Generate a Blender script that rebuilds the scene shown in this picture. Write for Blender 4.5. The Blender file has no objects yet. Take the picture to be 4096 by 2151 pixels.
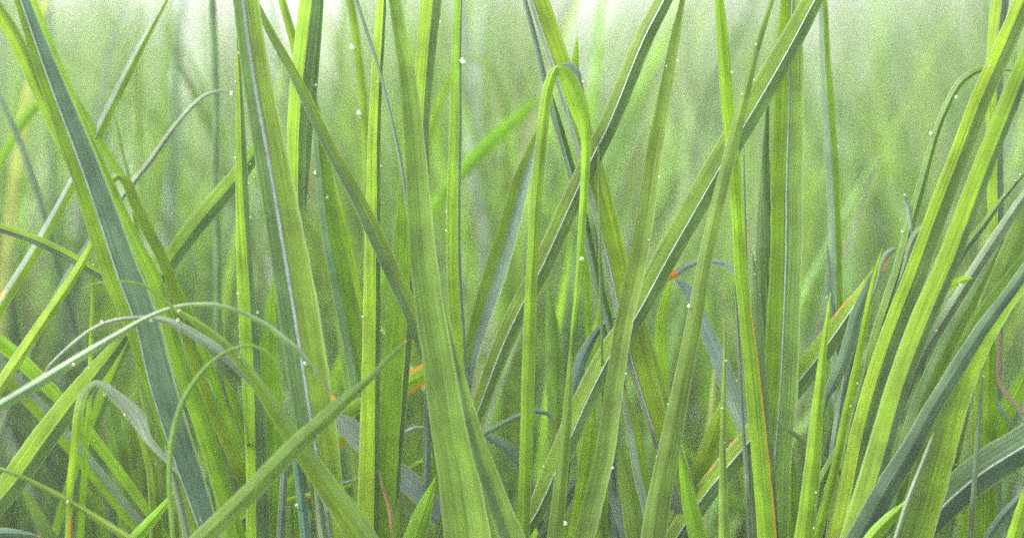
import bpy, math, random
import numpy as np
from mathutils import Vector

R = math.radians
sc = bpy.context.scene
COL = sc.collection

# ------------------------------------------------------------------ camera
FOCUS, WIDTH, PITCH, CAM_Z = 0.70, 0.40, R(5.0), 0.45
cam_d = bpy.data.cameras.new("camera")
cam = bpy.data.objects.new("camera", cam_d)
COL.objects.link(cam)
cam.location = (0, 0, CAM_Z)
cam.rotation_euler = (math.pi / 2 - PITCH, 0, 0)
cam_d.sensor_width = 36
cam_d.lens = 36 * FOCUS / WIDTH
cam_d.clip_start = 0.02
cam_d.clip_end = 500
cam_d.dof.use_dof = True
cam_d.dof.focus_distance = FOCUS
cam_d.dof.aperture_fstop = cam_d.lens / 18.0
cam_d.dof.aperture_blades = 9
sc.camera = cam

# ------------------------------------------------------------------ light
SUN_DIR = Vector((-0.80, -0.20, 0.95)).normalized()      # towards the sun, behind thin cloud
elev = math.asin(SUN_DIR.z)
azim = math.atan2(SUN_DIR.x, SUN_DIR.y)
w = bpy.data.worlds.new("World")
sc.world = w
w.use_nodes = True
nt = w.node_tree
nt.nodes.clear()
sky = nt.nodes.new("ShaderNodeTexSky")
sky.sky_type = 'NISHITA'
sky.sun_disc = False
sky.sun_elevation = elev
sky.sun_rotation = azim
sky.air_density = 1.0
sky.dust_density = 6.0
sky.ozone_density = 1.0
bg = nt.nodes.new("ShaderNodeBackground")
bg.inputs[1].default_value = 0.15
hs = nt.nodes.new("ShaderNodeHueSaturation")
hs.inputs['Saturation'].default_value = 0.35             # overcast: the cloud layer greys the sky
wo = nt.nodes.new("ShaderNodeOutputWorld")
nt.links.new(sky.outputs[0], hs.inputs['Color'])
nt.links.new(hs.outputs[0], bg.inputs[0])
nt.links.new(bg.outputs[0], wo.inputs[0])
sun_d = bpy.data.lights.new("sun", 'SUN')
sun_d.energy = 1.5
sun_d.angle = R(25)
sun_d.color = (1.0, 0.96, 0.88)
sun = bpy.data.objects.new("sun", sun_d)
COL.objects.link(sun)
sun.rotation_euler = SUN_DIR.to_track_quat('Z', 'Y').to_euler()

sc.view_settings.view_transform = 'Standard'
sc.view_settings.look = 'None'
sc.view_settings.exposure = 2.45
sc.view_settings.gamma = 1
sc.cycles.max_bounces = 14
sc.cycles.diffuse_bounces = 7
sc.cycles.transmission_bounces = 8
sc.cycles.volume_bounces = 0
sc.cycles.use_denoising = False

# ------------------------------------------------------------------ helpers
FWD = Vector((0, math.cos(PITCH), -math.sin(PITCH)))
UP = Vector((0, math.sin(PITCH), math.cos(PITCH)))
RT = Vector((1, 0, 0))
CAM = Vector((0, 0, CAM_Z))
S = WIDTH / 5038.0                       # metres per tracing unit on the focus plane
OFF = {1: 0, 2: 1230, 3: 2460, 4: 3685}
F_, U_, R_, C_ = (np.array(v) for v in (FWD, UP, RT, CAM))


def world(gx, gy, d):
    """A tracing point and a depth behind the focus plane (metres) to a place in the field."""
    k = (FOCUS + d) / FOCUS
    return C_ + F_ * (FOCUS + d) + R_ * ((gx - 2519) * S * k) + U_ * ((1323 - gy) * S * k)


def spline(P, n):
    """Catmull-Rom through rows of P, chord-length parameter, n samples."""
    P = np.asarray(P, float)
    seg = np.maximum(np.hypot(*(P[1:, :2] - P[:-1, :2]).T), 1e-6)
    t = np.concatenate([[0], np.cumsum(seg)])
    m = np.zeros_like(P)
    for i in range(len(P)):
        a, b = max(i - 1, 0), min(i + 1, len(P) - 1)
        m[i] = (P[b] - P[a]) / max(t[b] - t[a], 1e-6)
    tt = np.unique(np.concatenate([np.linspace(0, t[-1], n), t]))
    j = np.clip(np.searchsorted(t, tt, side='right') - 1, 0, len(P) - 2)
    h = (t[j + 1] - t[j])[:, None]
    x = ((tt - t[j]) / h[:, 0])[:, None]
    return ((2 * x**3 - 3 * x**2 + 1) * P[j] + (x**3 - 2 * x**2 + x) * h * m[j]
            + (-2 * x**3 + 3 * x**2) * P[j + 1] + (x**3 - x**2) * h * m[j + 1])


def make_mesh(name, verts, faces, uv=None, tint=None, rust=None, mat=None, sharp=None, smooth=True):
    me = bpy.data.meshes.new(name)
    me.from_pydata([tuple(v) for v in verts], [], faces)
    if smooth:
        me.polygons.foreach_set("use_smooth", [True] * len(me.polygons))
    if uv is not None:
        l = me.uv_layers.new(name="UVMap")
        li = np.empty(len(me.loops), int)
        me.loops.foreach_get("vertex_index", li)
        l.data.foreach_set("uv", np.asarray(uv, float)[li].ravel())
    if tint is not None:
        a = me.attributes.new("tint", 'FLOAT_COLOR', 'POINT')
        t = np.ones((len(verts), 4))
        t[:, :3] = tint
        a.data.foreach_set("color", t.ravel())
    if rust is not None:
        a = me.attributes.new("rust", 'FLOAT', 'POINT')
        a.data.foreach_set("value", np.asarray(rust, float))
    if sharp:
        sh = {tuple(sorted(e)) for e in sharp}
        flags = [tuple(sorted(e.vertices)) in sh for e in me.edges]
        a = me.attributes.new("sharp_edge", 'BOOLEAN', 'EDGE')
        a.data.foreach_set("value", flags)
    if mat:
        me.materials.append(mat)
    me.update()
    return me


def link(name, me, parent=None, loc=(0, 0, 0)):
    o = bpy.data.objects.new(name, me)
    COL.objects.link(o)
    o.location = loc
    if parent:
        o.parent = parent
    return o


def tag(o, label=None, cat=None, group=None, kind=None):
    for k, v in (("label", label), ("category", cat), ("group", group), ("kind", kind)):
        if v:
            o[k] = v
    return o


# ------------------------------------------------------------------ materials
def leaf_material(name, wax):
    m = bpy.data.materials.new(name)
    m.use_nodes = True
    t = m.node_tree
    N, L = t.nodes, t.links
    N.clear()

    def node(kind, **kw):
        n = N.new(kind)
        for k, v in kw.items():
            setattr(n, k, v)
        return n
    out = node("ShaderNodeOutputMaterial")
    uv = node("ShaderNodeUVMap", uv_map="UVMap")
    tint = node("ShaderNodeAttribute", attribute_name="tint")
    rust = node("ShaderNodeAttribute", attribute_name="rust")
    # parallel veins: noise stretched along the blade (u across in mm, v along in mm)
    mp = node("ShaderNodeMapping")
    mp.inputs['Scale'].default_value = (1.5, 0.018, 1)
    L.new(uv.outputs[0], mp.inputs[0])
    vein = node("ShaderNodeTexNoise")
    vein.inputs['Scale'].default_value = 1.0
    vein.inputs['Detail'].default_value = 6.0
    vein.inputs['Roughness'].default_value = 0.62
    L.new(mp.outputs[0], vein.inputs['Vector'])
    geo = node("ShaderNodeNewGeometry")
    blot = node("ShaderNodeTexNoise")
    blot.inputs['Scale'].default_value = 70.0
    blot.inputs['Detail'].default_value = 4.0
    L.new(geo.outputs['Position'], blot.inputs['Vector'])
    r1 = node("ShaderNodeMapRange")
    r1.inputs[1].default_value, r1.inputs[2].default_value = 0.25, 0.75
    r1.inputs[3].default_value, r1.inputs[4].default_value = 0.52, 1.5
    L.new(vein.outputs[0], r1.inputs[0])
    r2 = node("ShaderNodeMapRange")
    r2.inputs[1].default_value, r2.inputs[2].default_value = 0.3, 0.7
    r2.inputs[3].default_value, r2.inputs[4].default_value = 0.72, 1.28
    L.new(blot.outputs[0], r2.inputs[0])
    mul = node("ShaderNodeMath", operation='MULTIPLY')
    L.new(r1.outputs[0], mul.inputs[0])
    L.new(r2.outputs[0], mul.inputs[1])
    sca = node("ShaderNodeVectorMath", operation='SCALE')
    L.new(tint.outputs['Color'], sca.inputs[0])
    L.new(mul.outputs[0], sca.inputs['Scale'])
    ac = node("ShaderNodeUVMap", uv_map="Across")
    sp = node("ShaderNodeSeparateXYZ")
    L.new(ac.outputs[0], sp.inputs[0])
    ab = node("ShaderNodeMath", operation='ABSOLUTE')
    L.new(sp.outputs['X'], ab.inputs[0])
    mg = node("ShaderNodeMapRange")                       # pale thin margin
    mg.inputs[1].default_value, mg.inputs[2].default_value = 0.86, 0.97
    mg.inputs[3].default_value, mg.inputs[4].default_value = 0.0, 0.55
    L.new(ab.outputs[0], mg.inputs[0])
    ml = node("ShaderNodeMix", data_type='RGBA')
    ml.inputs['B'].default_value = (0.20, 0.28, 0.12, 1)
    L.new(mg.outputs[0], ml.inputs['Factor'])
    L.new(sca.outputs[0], ml.inputs['A'])
    rm = node("ShaderNodeMix", data_type='RGBA')
    rm.inputs['B'].default_value = (0.40, 0.19, 0.02, 1)
    L.new(rust.outputs['Fac'], rm.inputs['Factor'])
    L.new(ml.outputs['Result'], rm.inputs['A'])
    bump = node("ShaderNodeBump")
    bump.inputs['Strength'].default_value = 0.35
    bump.inputs['Distance'].default_value = 0.0004
    L.new(vein.outputs[0], bump.inputs['Height'])
    p = node("ShaderNodeBsdfPrincipled")
    p.inputs['Roughness'].default_value = 0.42 if wax else 0.5
    p.inputs['Specular IOR Level'].default_value = 0.36 if wax else 0.22
    L.new(rm.outputs['Result'], p.inputs['Base Color'])
    L.new(bump.outputs[0], p.inputs['Normal'])
    tr = node("ShaderNodeBsdfTranslucent")
    tc = node("ShaderNodeVectorMath", operation='MULTIPLY')
    tc.inputs[1].default_value = (1.5, 1.7, 0.5) if not wax else (1.0, 1.1, 0.9)
    L.new(rm.outputs['Result'], tc.inputs[0])
    L.new(tc.outputs[0], tr.inputs['Color'])
    ms = node("ShaderNodeMixShader")
    ms.inputs[0].default_value = 0.18 if wax else 0.36
    L.new(p.outputs[0], ms.inputs[1])
    L.new(tr.outputs[0], ms.inputs[2])
    L.new(ms.outputs[0], out.inputs[0])
    return m


M_LEAF = leaf_material("leaf_blade", False)
M_WAX = leaf_material("waxy_leaf_blade", True)


def simple_mat(name, c1, c2, scale, rough=0.9, bump=0.3):
    m = bpy.data.materials.new(name)
    m.use_nodes = True
    t = m.node_tree
    p = t.nodes['Principled BSDF']
    g = t.nodes.new("ShaderNodeNewGeometry")
    n = t.nodes.new("ShaderNodeTexNoise")
    n.inputs['Scale'].default_value = scale
    n.inputs['Detail'].default_value = 6
    t.links.new(g.outputs['Position'], n.inputs['Vector'])
    r = t.nodes.new("ShaderNodeValToRGB")
    r.color_ramp.elements[0].position, r.color_ramp.elements[1].position = 0.35, 0.65
    r.color_ramp.elements[0].color = (*c1, 1)
    r.color_ramp.elements[1].color = (*c2, 1)
    t.links.new(n.outputs[0], r.inputs[0])
    t.links.new(r.outputs[0], p.inputs['Base Color'])
    b = t.nodes.new("ShaderNodeBump")
    b.inputs['Strength'].default_value = bump
    t.links.new(n.outputs[0], b.inputs['Height'])
    t.links.new(b.outputs[0], p.inputs['Normal'])
    p.inputs['Roughness'].default_value = rough
    return m


M_SOIL = simple_mat("soil_and_litter", (0.07, 0.065, 0.04), (0.15, 0.15, 0.07), 14)
M_BARK = simple_mat("bark", (0.06, 0.05, 0.04), (0.13, 0.11, 0.09), 9)
M_RIB = simple_mat("pale_midrib", (0.105, 0.155, 0.13), (0.155, 0.21, 0.185), 300, 0.4, 0.1)
M_DEW = bpy.data.materials.new("dew_water")
M_DEW.use_nodes = True
_p = M_DEW.node_tree.nodes['Principled BSDF']
_p.inputs['Base Color'].default_value = (1, 1, 1, 1)
_p.inputs['Roughness'].default_value = 0.06
_p.inputs['IOR'].default_value = 1.33
_p.inputs['Transmission Weight'].default_value = 0.82     # kept partly opaque white, painting a bright sky glint into the bead
_p.inputs['Specular IOR Level'].default_value = 0.8

# ------------------------------------------------------------------ ground
rng = np.random.default_rng(7)
gn = 60
gx = np.sign(np.linspace(-1, 1, gn)) * np.abs(np.linspace(-1, 1, gn)) ** 2.2 * 180
gy = np.linspace(0, 1, gn) ** 2.2 * 330 - 30
gv = [(x, y, 0.012 * math.sin(3.1 * x + 1.7 * y) + 0.008 * rng.standard_normal() * (abs(x) < 20)) for y in gy for x in gx]
gf = [(j * gn + i, j * gn + i + 1, (j + 1) * gn + i + 1, (j + 1) * gn + i) for j in range(gn - 1) for i in range(gn - 1)]
tag(link("ground", make_mesh("ground", gv, gf, mat=M_SOIL)), kind="structure")

# ------------------------------------------------------------------ traced blades
TINT = {
    'Y': (0.112, 0.196, 0.006), 'G': (0.090, 0.158, 0.024), 'O': (0.080, 0.136, 0.010),
    'B': (0.048, 0.098, 0.058), 'S': (0.084, 0.130, 0.078), 'D': (0.058, 0.108, 0.030), 'T': (0.050, 0.094, 0.056), 'W': (0.128, 0.182, 0.158),
    'M': (0.074, 0.132, 0.048), 'N': (0.20, 0.150, 0.100), 'V': (0.130, 0.245, 0.008),
}
WAXY = set('BSW')
NC = 9                                   # vertices across a blade
HOSTS = []
KEYS = {}


def add_rust(kind, gys, us, n):
    r = np.zeros(len(gys))
    return r


def blade(key, col, mat, d, fold, f, rib, label, pts, rust=None, lean=0.0):
    """One grass blade: pts run from its root end to its tip as (x, y, width[, fold place])."""
    P = [(p[0] + OFF[col], p[1], p[2], p[3] if len(p) > 3 else f, d / 1000.0) for p in pts]
    # carry the blade on from the first traced point down to the soil
    x0, y0, w0, f0, d0 = P[0]
    dx, dy = P[0][0] - P[1][0], P[0][1] - P[1][1]
    L = math.hypot(dx, dy) or 1
    dx, dy = dx / L, dy / L
    ext = []
    x, y, dd, ww = x0, y0, d0, w0
    hidden = y0 < 2640
    guard = 0
    while guard < 80:
        guard += 1
        st = 190.0
        x, y = x + dx * st, y + dy * st
        dd += (0.006 if hidden and y < 2800 else 0.001)
        dy += 0.10 if dy < 0.9 else 0.02
        dx *= 0.93
        l2 = math.hypot(dx, dy)
        dx, dy = dx / l2, dy / l2
        ww = ww + (max(min(w0, 90), 45) - ww) * 0.15
        if world(x, y, dd)[2] < 0.0:
            ext.append((x, y, ww, f0, dd))
            break
        ext.append((x, y, ww, f0, dd))
    P = ext[::-1] + P
    r = random.Random(key)
    ph, am = r.uniform(0, 6.28), r.uniform(0.08, 0.22)
    n = max(18, int(sum(math.hypot(P[i + 1][0] - P[i][0], P[i + 1][1] - P[i][1]) for i in range(len(P) - 1)) / 55))
    Q = spline(P, n)
    keep = [0]
    for i in range(1, len(Q)):
        if math.hypot(*(Q[i, :2] - Q[keep[-1], :2])) > 9 or i == len(Q) - 1:
            keep.append(i)
    Q = Q[keep]
    n = len(Q)
    T = np.gradient(Q[:, :2], axis=0)
    sway = np.concatenate([[0], np.cumsum(np.hypot(np.diff(Q[:, 0]), np.diff(Q[:, 1])))])
    sway /= sway[-1]
    amp = np.minimum(Q[:, 2] * 0.045, 4.5)
    Q[:, 0] += amp * np.sin(ph + sway * r.uniform(17, 27))      # no blade grows ruler-straight
    T /= np.maximum(np.hypot(T[:, 0], T[:, 1]), 1e-9)[:, None]
    sx, sy = -T[:, 1], T[:, 0]            # across: to the reader's side when the blade points up
    arc = np.concatenate([[0], np.cumsum(np.hypot(np.diff(Q[:, 0]), np.diff(Q[:, 1])))]) * S
    verts, uvs, rv = [], [], []
    us = np.linspace(-1, 1, NC)
    c = NC // 2
    mat, _, late = mat.partition('>')
    pair = (mat[0], mat[-1])              # tints either side of the midrib; differing halves have shade and sky reflection painted in
    for i in range(n):
        gxx, gyy, ww, ff, dd = Q[i]
        ww = max(ww, 1.5)
        tw = am * math.sin(ph + arc[i] * 16)
        nick = [1 + r.gauss(0, 0.018) + 0.02 * math.sin(ph + arc[i] * 60 + q) for q in (0, 2)]
        if r.random() < 0.012 and ww > 50:
            nick[r.random() < 0.5] -= r.uniform(0.05, 0.16)
        for u in us:
            a = (ff * (u + 1) if u <= 0 else ff + (1 - ff) * u) - 0.5      # -.5 .. .5 across
            if abs(u) == 1:
                a *= nick[u > 0]
            off = (a - (ff - 0.5)) * ww
            nar = min(1.0, ww / 60.0)
            dep = fold * (abs(off) ** 1.0) + tw * off - 0.10 * ww * (1 - (2 * abs(abs(a) - 0.25)) ** 2) * (1 if fold > 0 else -1) * 0.5 * nar
            verts.append(world(gxx + sx[i] * a * ww, gyy + sy[i] * a * ww, dd + dep * S))
            uvs.append((u * ww * S * 500 + r.random() * 0.0, arc[i] * 1000))
            k = 0.0
            if rust:
                for side, ya, yb, uw in rust:
                    if ya <= gyy <= yb and (side or arc[i] > arc[-1] * 0.97) and (side == 0 or u * side > uw):
                        k = 1.0
            rv.append(k)
    off0 = r.random() * 40
    uvs = [(a + off0, b + off0 * 9) for a, b in uvs]
    faces, sharp = [], []
    for i in range(n - 1):
        for j in range(NC - 1):
            a = i * NC + j
            faces.append((a, a + 1, a + NC + 1, a + NC))
        sharp.append((i * NC + c, (i + 1) * NC + c))
    v = np.array(verts)
    org = v[c].copy()
    j1 = r.uniform(0.88, 1.14)
    jit = j1 * np.array([r.uniform(0.94, 1.06), 1, r.uniform(0.85, 1.2)])
    me = make_mesh("grass_blade", v - org, faces, uvs, None, rv, None, sharp)
    for q in pair:
        me.materials.append(M_WAX if q in WAXY else M_LEAF)
    half = np.array([0 if (q % (NC - 1)) < c else 1 for q in range(len(faces))])
    me.polygons.foreach_set("material_index", half)
    at = me.attributes.new("tint", 'FLOAT_COLOR', 'CORNER')
    two = np.array([list(np.array(TINT[q]) * jit) + [1.0] for q in pair])
    # the colour drifts along the blade, as it ages from the tip or stays pale near the sheath
    g1, g2, p1 = r.uniform(-0.22, 0.22), r.uniform(0.04, 0.12), r.uniform(0, 6.28)
    ff4 = np.array(faces)
    row = ff4.ravel() // NC
    t = arc[row] / arc[-1]
    colr = np.repeat(two[half], 4, axis=0)
    if late:
        k2, at2 = late.split('@')
        mx = np.clip((t - float(at2)) / 0.05 + 0.5, 0, 1)[:, None]
        colr[:, :3] = colr[:, :3] * (1 - mx) + np.array(TINT[k2]) * jit * mx
    wob = np.sin(p1 + arc[row] * 31) * g2
    colr[:, 0] *= 1 + g1 * (t - 0.5) * 1.5 + wob
    colr[:, 1] *= 1 + g1 * (t - 0.5) * 0.8 + wob * 0.7
    at.data.foreach_set("color", colr.ravel())
    l2 = me.uv_layers.new(name="Across")
    l2.data.foreach_set("uv", np.stack([np.tile(us, n)[ff4.ravel()], t], 1).ravel())
    o = link("grass_blade", me, loc=org)
    tag(o, label, "grass blade", "sharp grass blades near the camera")
    if rib:
        # the midrib: a slim rounded ridge lying along the fold
        rvv, rff = [], []
        ks = 5
        rows = [i for i in range(n) if Q[i][2] > 12]
        for i in rows:
            mid = v[i * NC + c] - org
            hw = rib * S * min(1.0, Q[i][2] / 60.0)
            side = np.array(v[i * NC + c + 1] - v[i * NC + c - 1])
            side = side / np.linalg.norm(side)
            for q in range(ks):
                th = math.pi * q / (ks - 1)
                rvv.append(mid + side * (-math.cos(th)) * hw - F_ * (math.sin(th) * hw * 0.7 + 0.0001))
        for i in range(len(rows) - 1):
            for q in range(ks - 1):
                a = i * ks + q
                rff.append((a, a + 1, a + ks + 1, a + ks))
        link("midrib", make_mesh("midrib", rvv, rff, mat=M_RIB), parent=o)
    HOSTS.append((label, Q, fold))
    KEYS[key] = o
    return o


# key, column, tint, depth mm, fold, fold place, midrib width, label, [(x, y, width[, fold place])...], rust marks
blade('a1', 1, 'YT', -15, -.55, .45, 6, "broad dark blue-green blade slanting from the top corner",
      [(1040, 2660, 105, .12), (990, 2493, 120, .12), (890, 2193, 138, .14), (790, 1893, 155, .2), (700, 1593, 178, .32), (590, 1340, 190, .4), (420, 850, 158, .42), (262, 420, 122, .42), (112, 0, 76, .42), (80, -90, 66, .42), (30, -230, 40, .45), (5, -320, 4, .45)])
blade('a2', 1, 'V', 15, .35, .6, 0, "yellow-green blade hugging the edge of the dark blue-green one",
      [(1160, 2640, 90), (1120, 2500, 90), (1000, 2093, 92), (870, 1743, 84), (770, 1400, 75), (690, 1240, 62), (590, 1030, 58), (450, 720, 55), (320, 410, 52), (205, 120, 44), (155, -20, 36), (110, -150, 5)])
blade('a3', 1, 'Y', 22, .4, .5, 0, "green blade whose tip folds over in a pale curl",
      [(1180, 2300, 70), (1040, 1990, 60), (960, 1780, 60), (880, 1500, 58), (800, 1280, 56), (720, 1120, 56), (655, 980, 55), (622, 885, 46), (588, 866, 40), (552, 884, 40), (550, 930, 32), (585, 990, 18), (600, 1010, 4)])
blade('a3b', 1, 'V', 27, .2, .5, 0, "short bright blade ending above the pale curled tip",
      [(800, 1270, 40), (700, 1060, 40), (600, 870, 40), (510, 730, 40), (440, 600, 34), (370, 480, 24), (310, 360, 5)])
blade('a4', 1, 'YO', 42, .5, .55, 0, "soft yellow-green blade leaning out past the top corner",
      [(330, 760, 60), (250, 590, 62), (180, 430, 66), (120, 280, 74), (50, 140, 72), (0, 60, 70), (-60, -40, 60), (-140, -180, 5)])
blade('a5', 1, 'SY', 27, .4, .42, 0, "slim grey-edged blade crossing behind the dark one",
      [(-120, 1730, 62), (-60, 1620, 60), (10, 1500, 60), (110, 1340, 60), (200, 1190, 56), (340, 930, 52), (490, 640, 52), (600, 420, 50), (680, 260, 42), (760, 110, 30), (830, -20, 18), (870, -100, 3)], [(-1, 1450, 1560, .4)])
blade('a6', 1, 'S', 45, .5, .5, 0, "thin silvery blade arching to a dew-tipped end",
      [(460, 1170, 30), (540, 1050, 30), (660, 890, 29), (740, 790, 27), (830, 660, 25), (920, 550, 22), (1000, 475, 19), (1075, 449, 13), (1120, 452, 8), (1145, 462, 3)])
blade('a7', 1, 'M', 75, .5, .5, 0, "blurred grey stalk-like blade standing plumb behind the arches",
      [(1050, 2400, 45), (1062, 1900, 45), (1070, 1500, 42), (1068, 1200, 38), (1060, 900, 36), (1062, 500, 34), (1045, 36, 34), (1040, -150, 20), (1038, -280, 4)])
blade('a8', 1, 'YM', 32, 0.4, .55, 0, "short two-tone blade rising from a dark joint",
      [(770, 1400, 70), (820, 1310, 90), (940, 1145, 98), (1050, 1010, 98), (1160, 880, 92), (1250, 750, 70), (1320, 640, 34), (1370, 560, 5)])
blade('a9', 1, 'YM', 10, 0.5, .55, 0, "upright bright blade with a dark half, beside the widest one",
      [(1275, 2680, 120, .42), (1262, 2300, 112, .45), (1240, 1900, 104, .55), (1222, 1600, 96, .65), (1205, 1300, 80, .7), (1192, 900, 62), (1182, 600, 44), (1172, 330, 24), (1165, 180, 4)])
blade('a10', 1, 'MO', -20, -.42, .4, 11, "widest upright blade with a long pale blue midrib",
      [(1650, 2690, 150), (1600, 2350, 172), (1555, 2093, 200), (1490, 1693, 208), (1432, 1340, 192), (1345, 800, 164), (1270, 400, 142), (1207, 0, 126), (1190, -120, 118), (1160, -330, 70), (1150, -460, 4)])
blade('a12', 1, 'V', 16, .15, .5, 0, "glowing pointed blade between two dark strips, low down",
      [(1345, 2690, 118), (1345, 2300, 118), (1332, 1993, 118), (1325, 1700, 84), (1338, 1480, 40), (1345, 1370, 4)])
blade('a13', 1, 'G', -45, .25, .5, 0, "blade lying slantwise across the others with an orange tip",
      [(900, 2730, 92), (1000, 2640, 94), (1230, 2425, 96), (1430, 2220, 96), (1600, 2062, 82), (1700, 1967, 56), (1800, 1880, 36), (1900, 1775, 28), (1985, 1690, 16), (2005, 1672, 4)], [(0, 1600, 1688, 0)])
blade('a14', 1, 'SM', -35, .3, .4, 0, "long grey blade arching over to a thin orange tip",
      [(-150, 2095, 52), (0, 1998, 54), (200, 1882, 56), (400, 1755, 44), (600, 1635, 36), (720, 1565, 26), (850, 1513, 22), (950, 1498, 20), (1050, 1498, 19), (1150, 1523, 20), (1300, 1590, 22), (1400, 1670, 31), (1460, 1718, 30), (1530, 1795, 18), (1600, 1895, 15), (1640, 1955, 13), (1680, 2020, 5)], [(0, 1930, 2040, 0)])
blade('a15', 1, 'S', -31, .35, .5, 0, "pale leaf arching low with a wide silvery underside",
      [(1680, 2560, 60), (1530, 2290, 60), (1400, 2100, 58), (1280, 1920, 56), (1170, 1800, 54), (1080, 1730, 54), (980, 1662, 52), (880, 1602, 42), (800, 1572, 30), (720, 1563, 22), (620, 1567, 20), (520, 1588, 20), (430, 1633, 17), (330, 1713, 15), (240, 1800, 10), (190, 1880, 3)])
blade('a16', 1, 'OG', -39, .45, .55, 0, "dark stem-like blade curving over into a hair-thin arch",
      [(1830, 2740, 150), (1740, 2593, 140), (1590, 2370, 112), (1480, 2210, 94), (1370, 2040, 76), (1250, 1860, 60), (1150, 1735, 48), (1050, 1645, 38), (950, 1575, 30), (880, 1535, 22), (820, 1490, 16), (760, 1440, 13), (690, 1397, 11), (570, 1382, 9), (480, 1393, 7), (400, 1420, 3)])
blade('a19', 1, 'G', -43, .4, .5, 0, "slender looping blade that bows over like a shepherd's crook",
      [(855, 2700, 25), (843, 2520, 25), (833, 2393, 26), (840, 2200, 28), (862, 2080, 30), (900, 1973, 30), (980, 1843, 25), (1050, 1773, 21), (1110, 1733, 19), (1180, 1706, 17), (1240, 1700, 16), (1300, 1722, 16), (1350, 1770, 14), (1388, 1850, 11), (1398, 1915, 3)])
blade('a20', 1, 'V>W@0.86', -30, .25, .5, 0, "bent blade whose upper part hangs down as a blue-grey leaf",
      [(332, 2680, 29), (341, 2500, 30), (350, 2330, 34), (370, 2190, 38), (385, 2050, 50), (402, 1960, 46), (432, 1905, 34), (466, 1883, 30), (505, 1893, 40), (560, 1940, 58), (630, 2005, 78), (685, 2072, 80), (718, 2148, 44), (765, 2205, 34), (830, 2270, 30), (880, 2335, 8)], [(1, 2530, 2680, .2)])
blade('a21', 1, 'YM', -5, 0.35, .58, 0, "thick green blade with a grey lower half leaning inward",
      [(-80, 2530, 128), (60, 2370, 132), (200, 2180, 132), (330, 2010, 122), (450, 1860, 106), (550, 1735, 78), (620, 1640, 50), (670, 1560, 20), (690, 1530, 4)])
blade('a22', 1, 'Y', 10, .4, .6, 0, "narrow bright blade leaning the same way above the thick one",
      [(-60, 1990, 62), (40, 1840, 62), (140, 1690, 60), (260, 1510, 54), (350, 1375, 48), (430, 1240, 38), (500, 1110, 18), (525, 1060, 4)])
blade('a23', 1, 'V', 25, .5, .55, 0, "bright blade descending inward from the side, upper of two",
      [(760, 2560, 36), (720, 2500, 44), (560, 2290, 54), (420, 2110, 60), (300, 1970, 64), (200, 1870, 68), (80, 1750, 72), (0, 1680, 72), (-80, 1600, 60), (-170, 1510, 5)])
blade('a24', 1, 'YS', 37, 0.4, .5, 0, "grey-striped blade descending inward, lower of two",
      [(700, 2600, 68), (640, 2540, 72), (500, 2370, 78), (350, 2190, 84), (240, 2060, 84), (120, 1930, 84), (20, 1820, 84), (-60, 1740, 76), (-160, 1640, 6)])
blade('a25', 1, 'G', -33, .6, .5, 0, "thin arching blade low down with one dew bead midway",
      [(760, 2740, 36), (620, 2640, 36), (450, 2533, 32), (340, 2468, 28), (250, 2415, 26), (100, 2342, 23), (0, 2305, 19), (-100, 2278, 5)])
blade('a26', 1, 'SY', 13, .6, .5, 0, "slim two-tone blade poking out sideways behind the dark one",
      [(640, 1430, 46), (560, 1385, 47), (440, 1320, 48), (300, 1240, 50), (150, 1172, 46), (0, 1122, 42), (-80, 1096, 34), (-190, 1070, 4)])
blade('a27', 1, 'B', -22, .4, .5, 0, "blue-green blade lying flat along the bottom, orange at its tip",
      [(-260, 2690, 60), (-100, 2632, 62), (0, 2622, 58), (100, 2626, 42), (170, 2634, 16), (200, 2640, 3)], [(0, 2635, 2660, 0)])
blade('a28', 1, 'V', 20, .2, .5, 0, "hair-thin bright upright blade beside the dark one",
      [(430, 2100, 26), (440, 1950, 24), (447, 1700, 22), (456, 1480, 18), (460, 1303, 4)])
blade('a29', 1, 'V', -10, .3, .5, 0, "stubby bright blade leaning in at the bottom edge",
      [(560, 2770, 74), (640, 2680, 72), (710, 2600, 62), (780, 2520, 46), (850, 2430, 20), (872, 2400, 4)])
blade('a30', 1, 'G', 22, .4, .5, 0, "dull green upright blade behind the slender loop",
      [(760, 2700, 52), (764, 2500, 52), (758, 2300, 46), (735, 2100, 36), (700, 1950, 18), (690, 1890, 4)])
blade('a32', 1, 'Y', 30, .3, .5, 0, "blurred short tip between the bent arches and widest blade",
      [(1270, 2340, 82), (1190, 2080, 62), (1140, 1940, 42), (1105, 1850, 12), (1098, 1830, 3)])
blade('a35', 1, 'S', -13, .4, .5, 0, "thin pale blade running down the dark one's inner edge",
      [(930, 2680, 42), (880, 2440, 38), (845, 2293, 34), (790, 2000, 29), (722, 1780, 22), (665, 1640, 10), (655, 1600, 3)])
blade('a36', 1, 'Y', -9, .4, .6, 0, "olive blade tucked under the dark one near its foot",
      [(965, 2680, 84), (920, 2450, 74), (880, 2300, 64), (842, 2130, 52), (795, 1990, 40), (745, 1820, 18), (735, 1780, 3)])
blade('a37', 1, 'Y', 22, .4, .4, 0, "dark-sided blade filling the gap behind the crook",
      [(1140, 2700, 80), (1090, 2400, 80), (1020, 2150, 70), (960, 1950, 50), (915, 1800, 20), (905, 1760, 3)])

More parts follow.
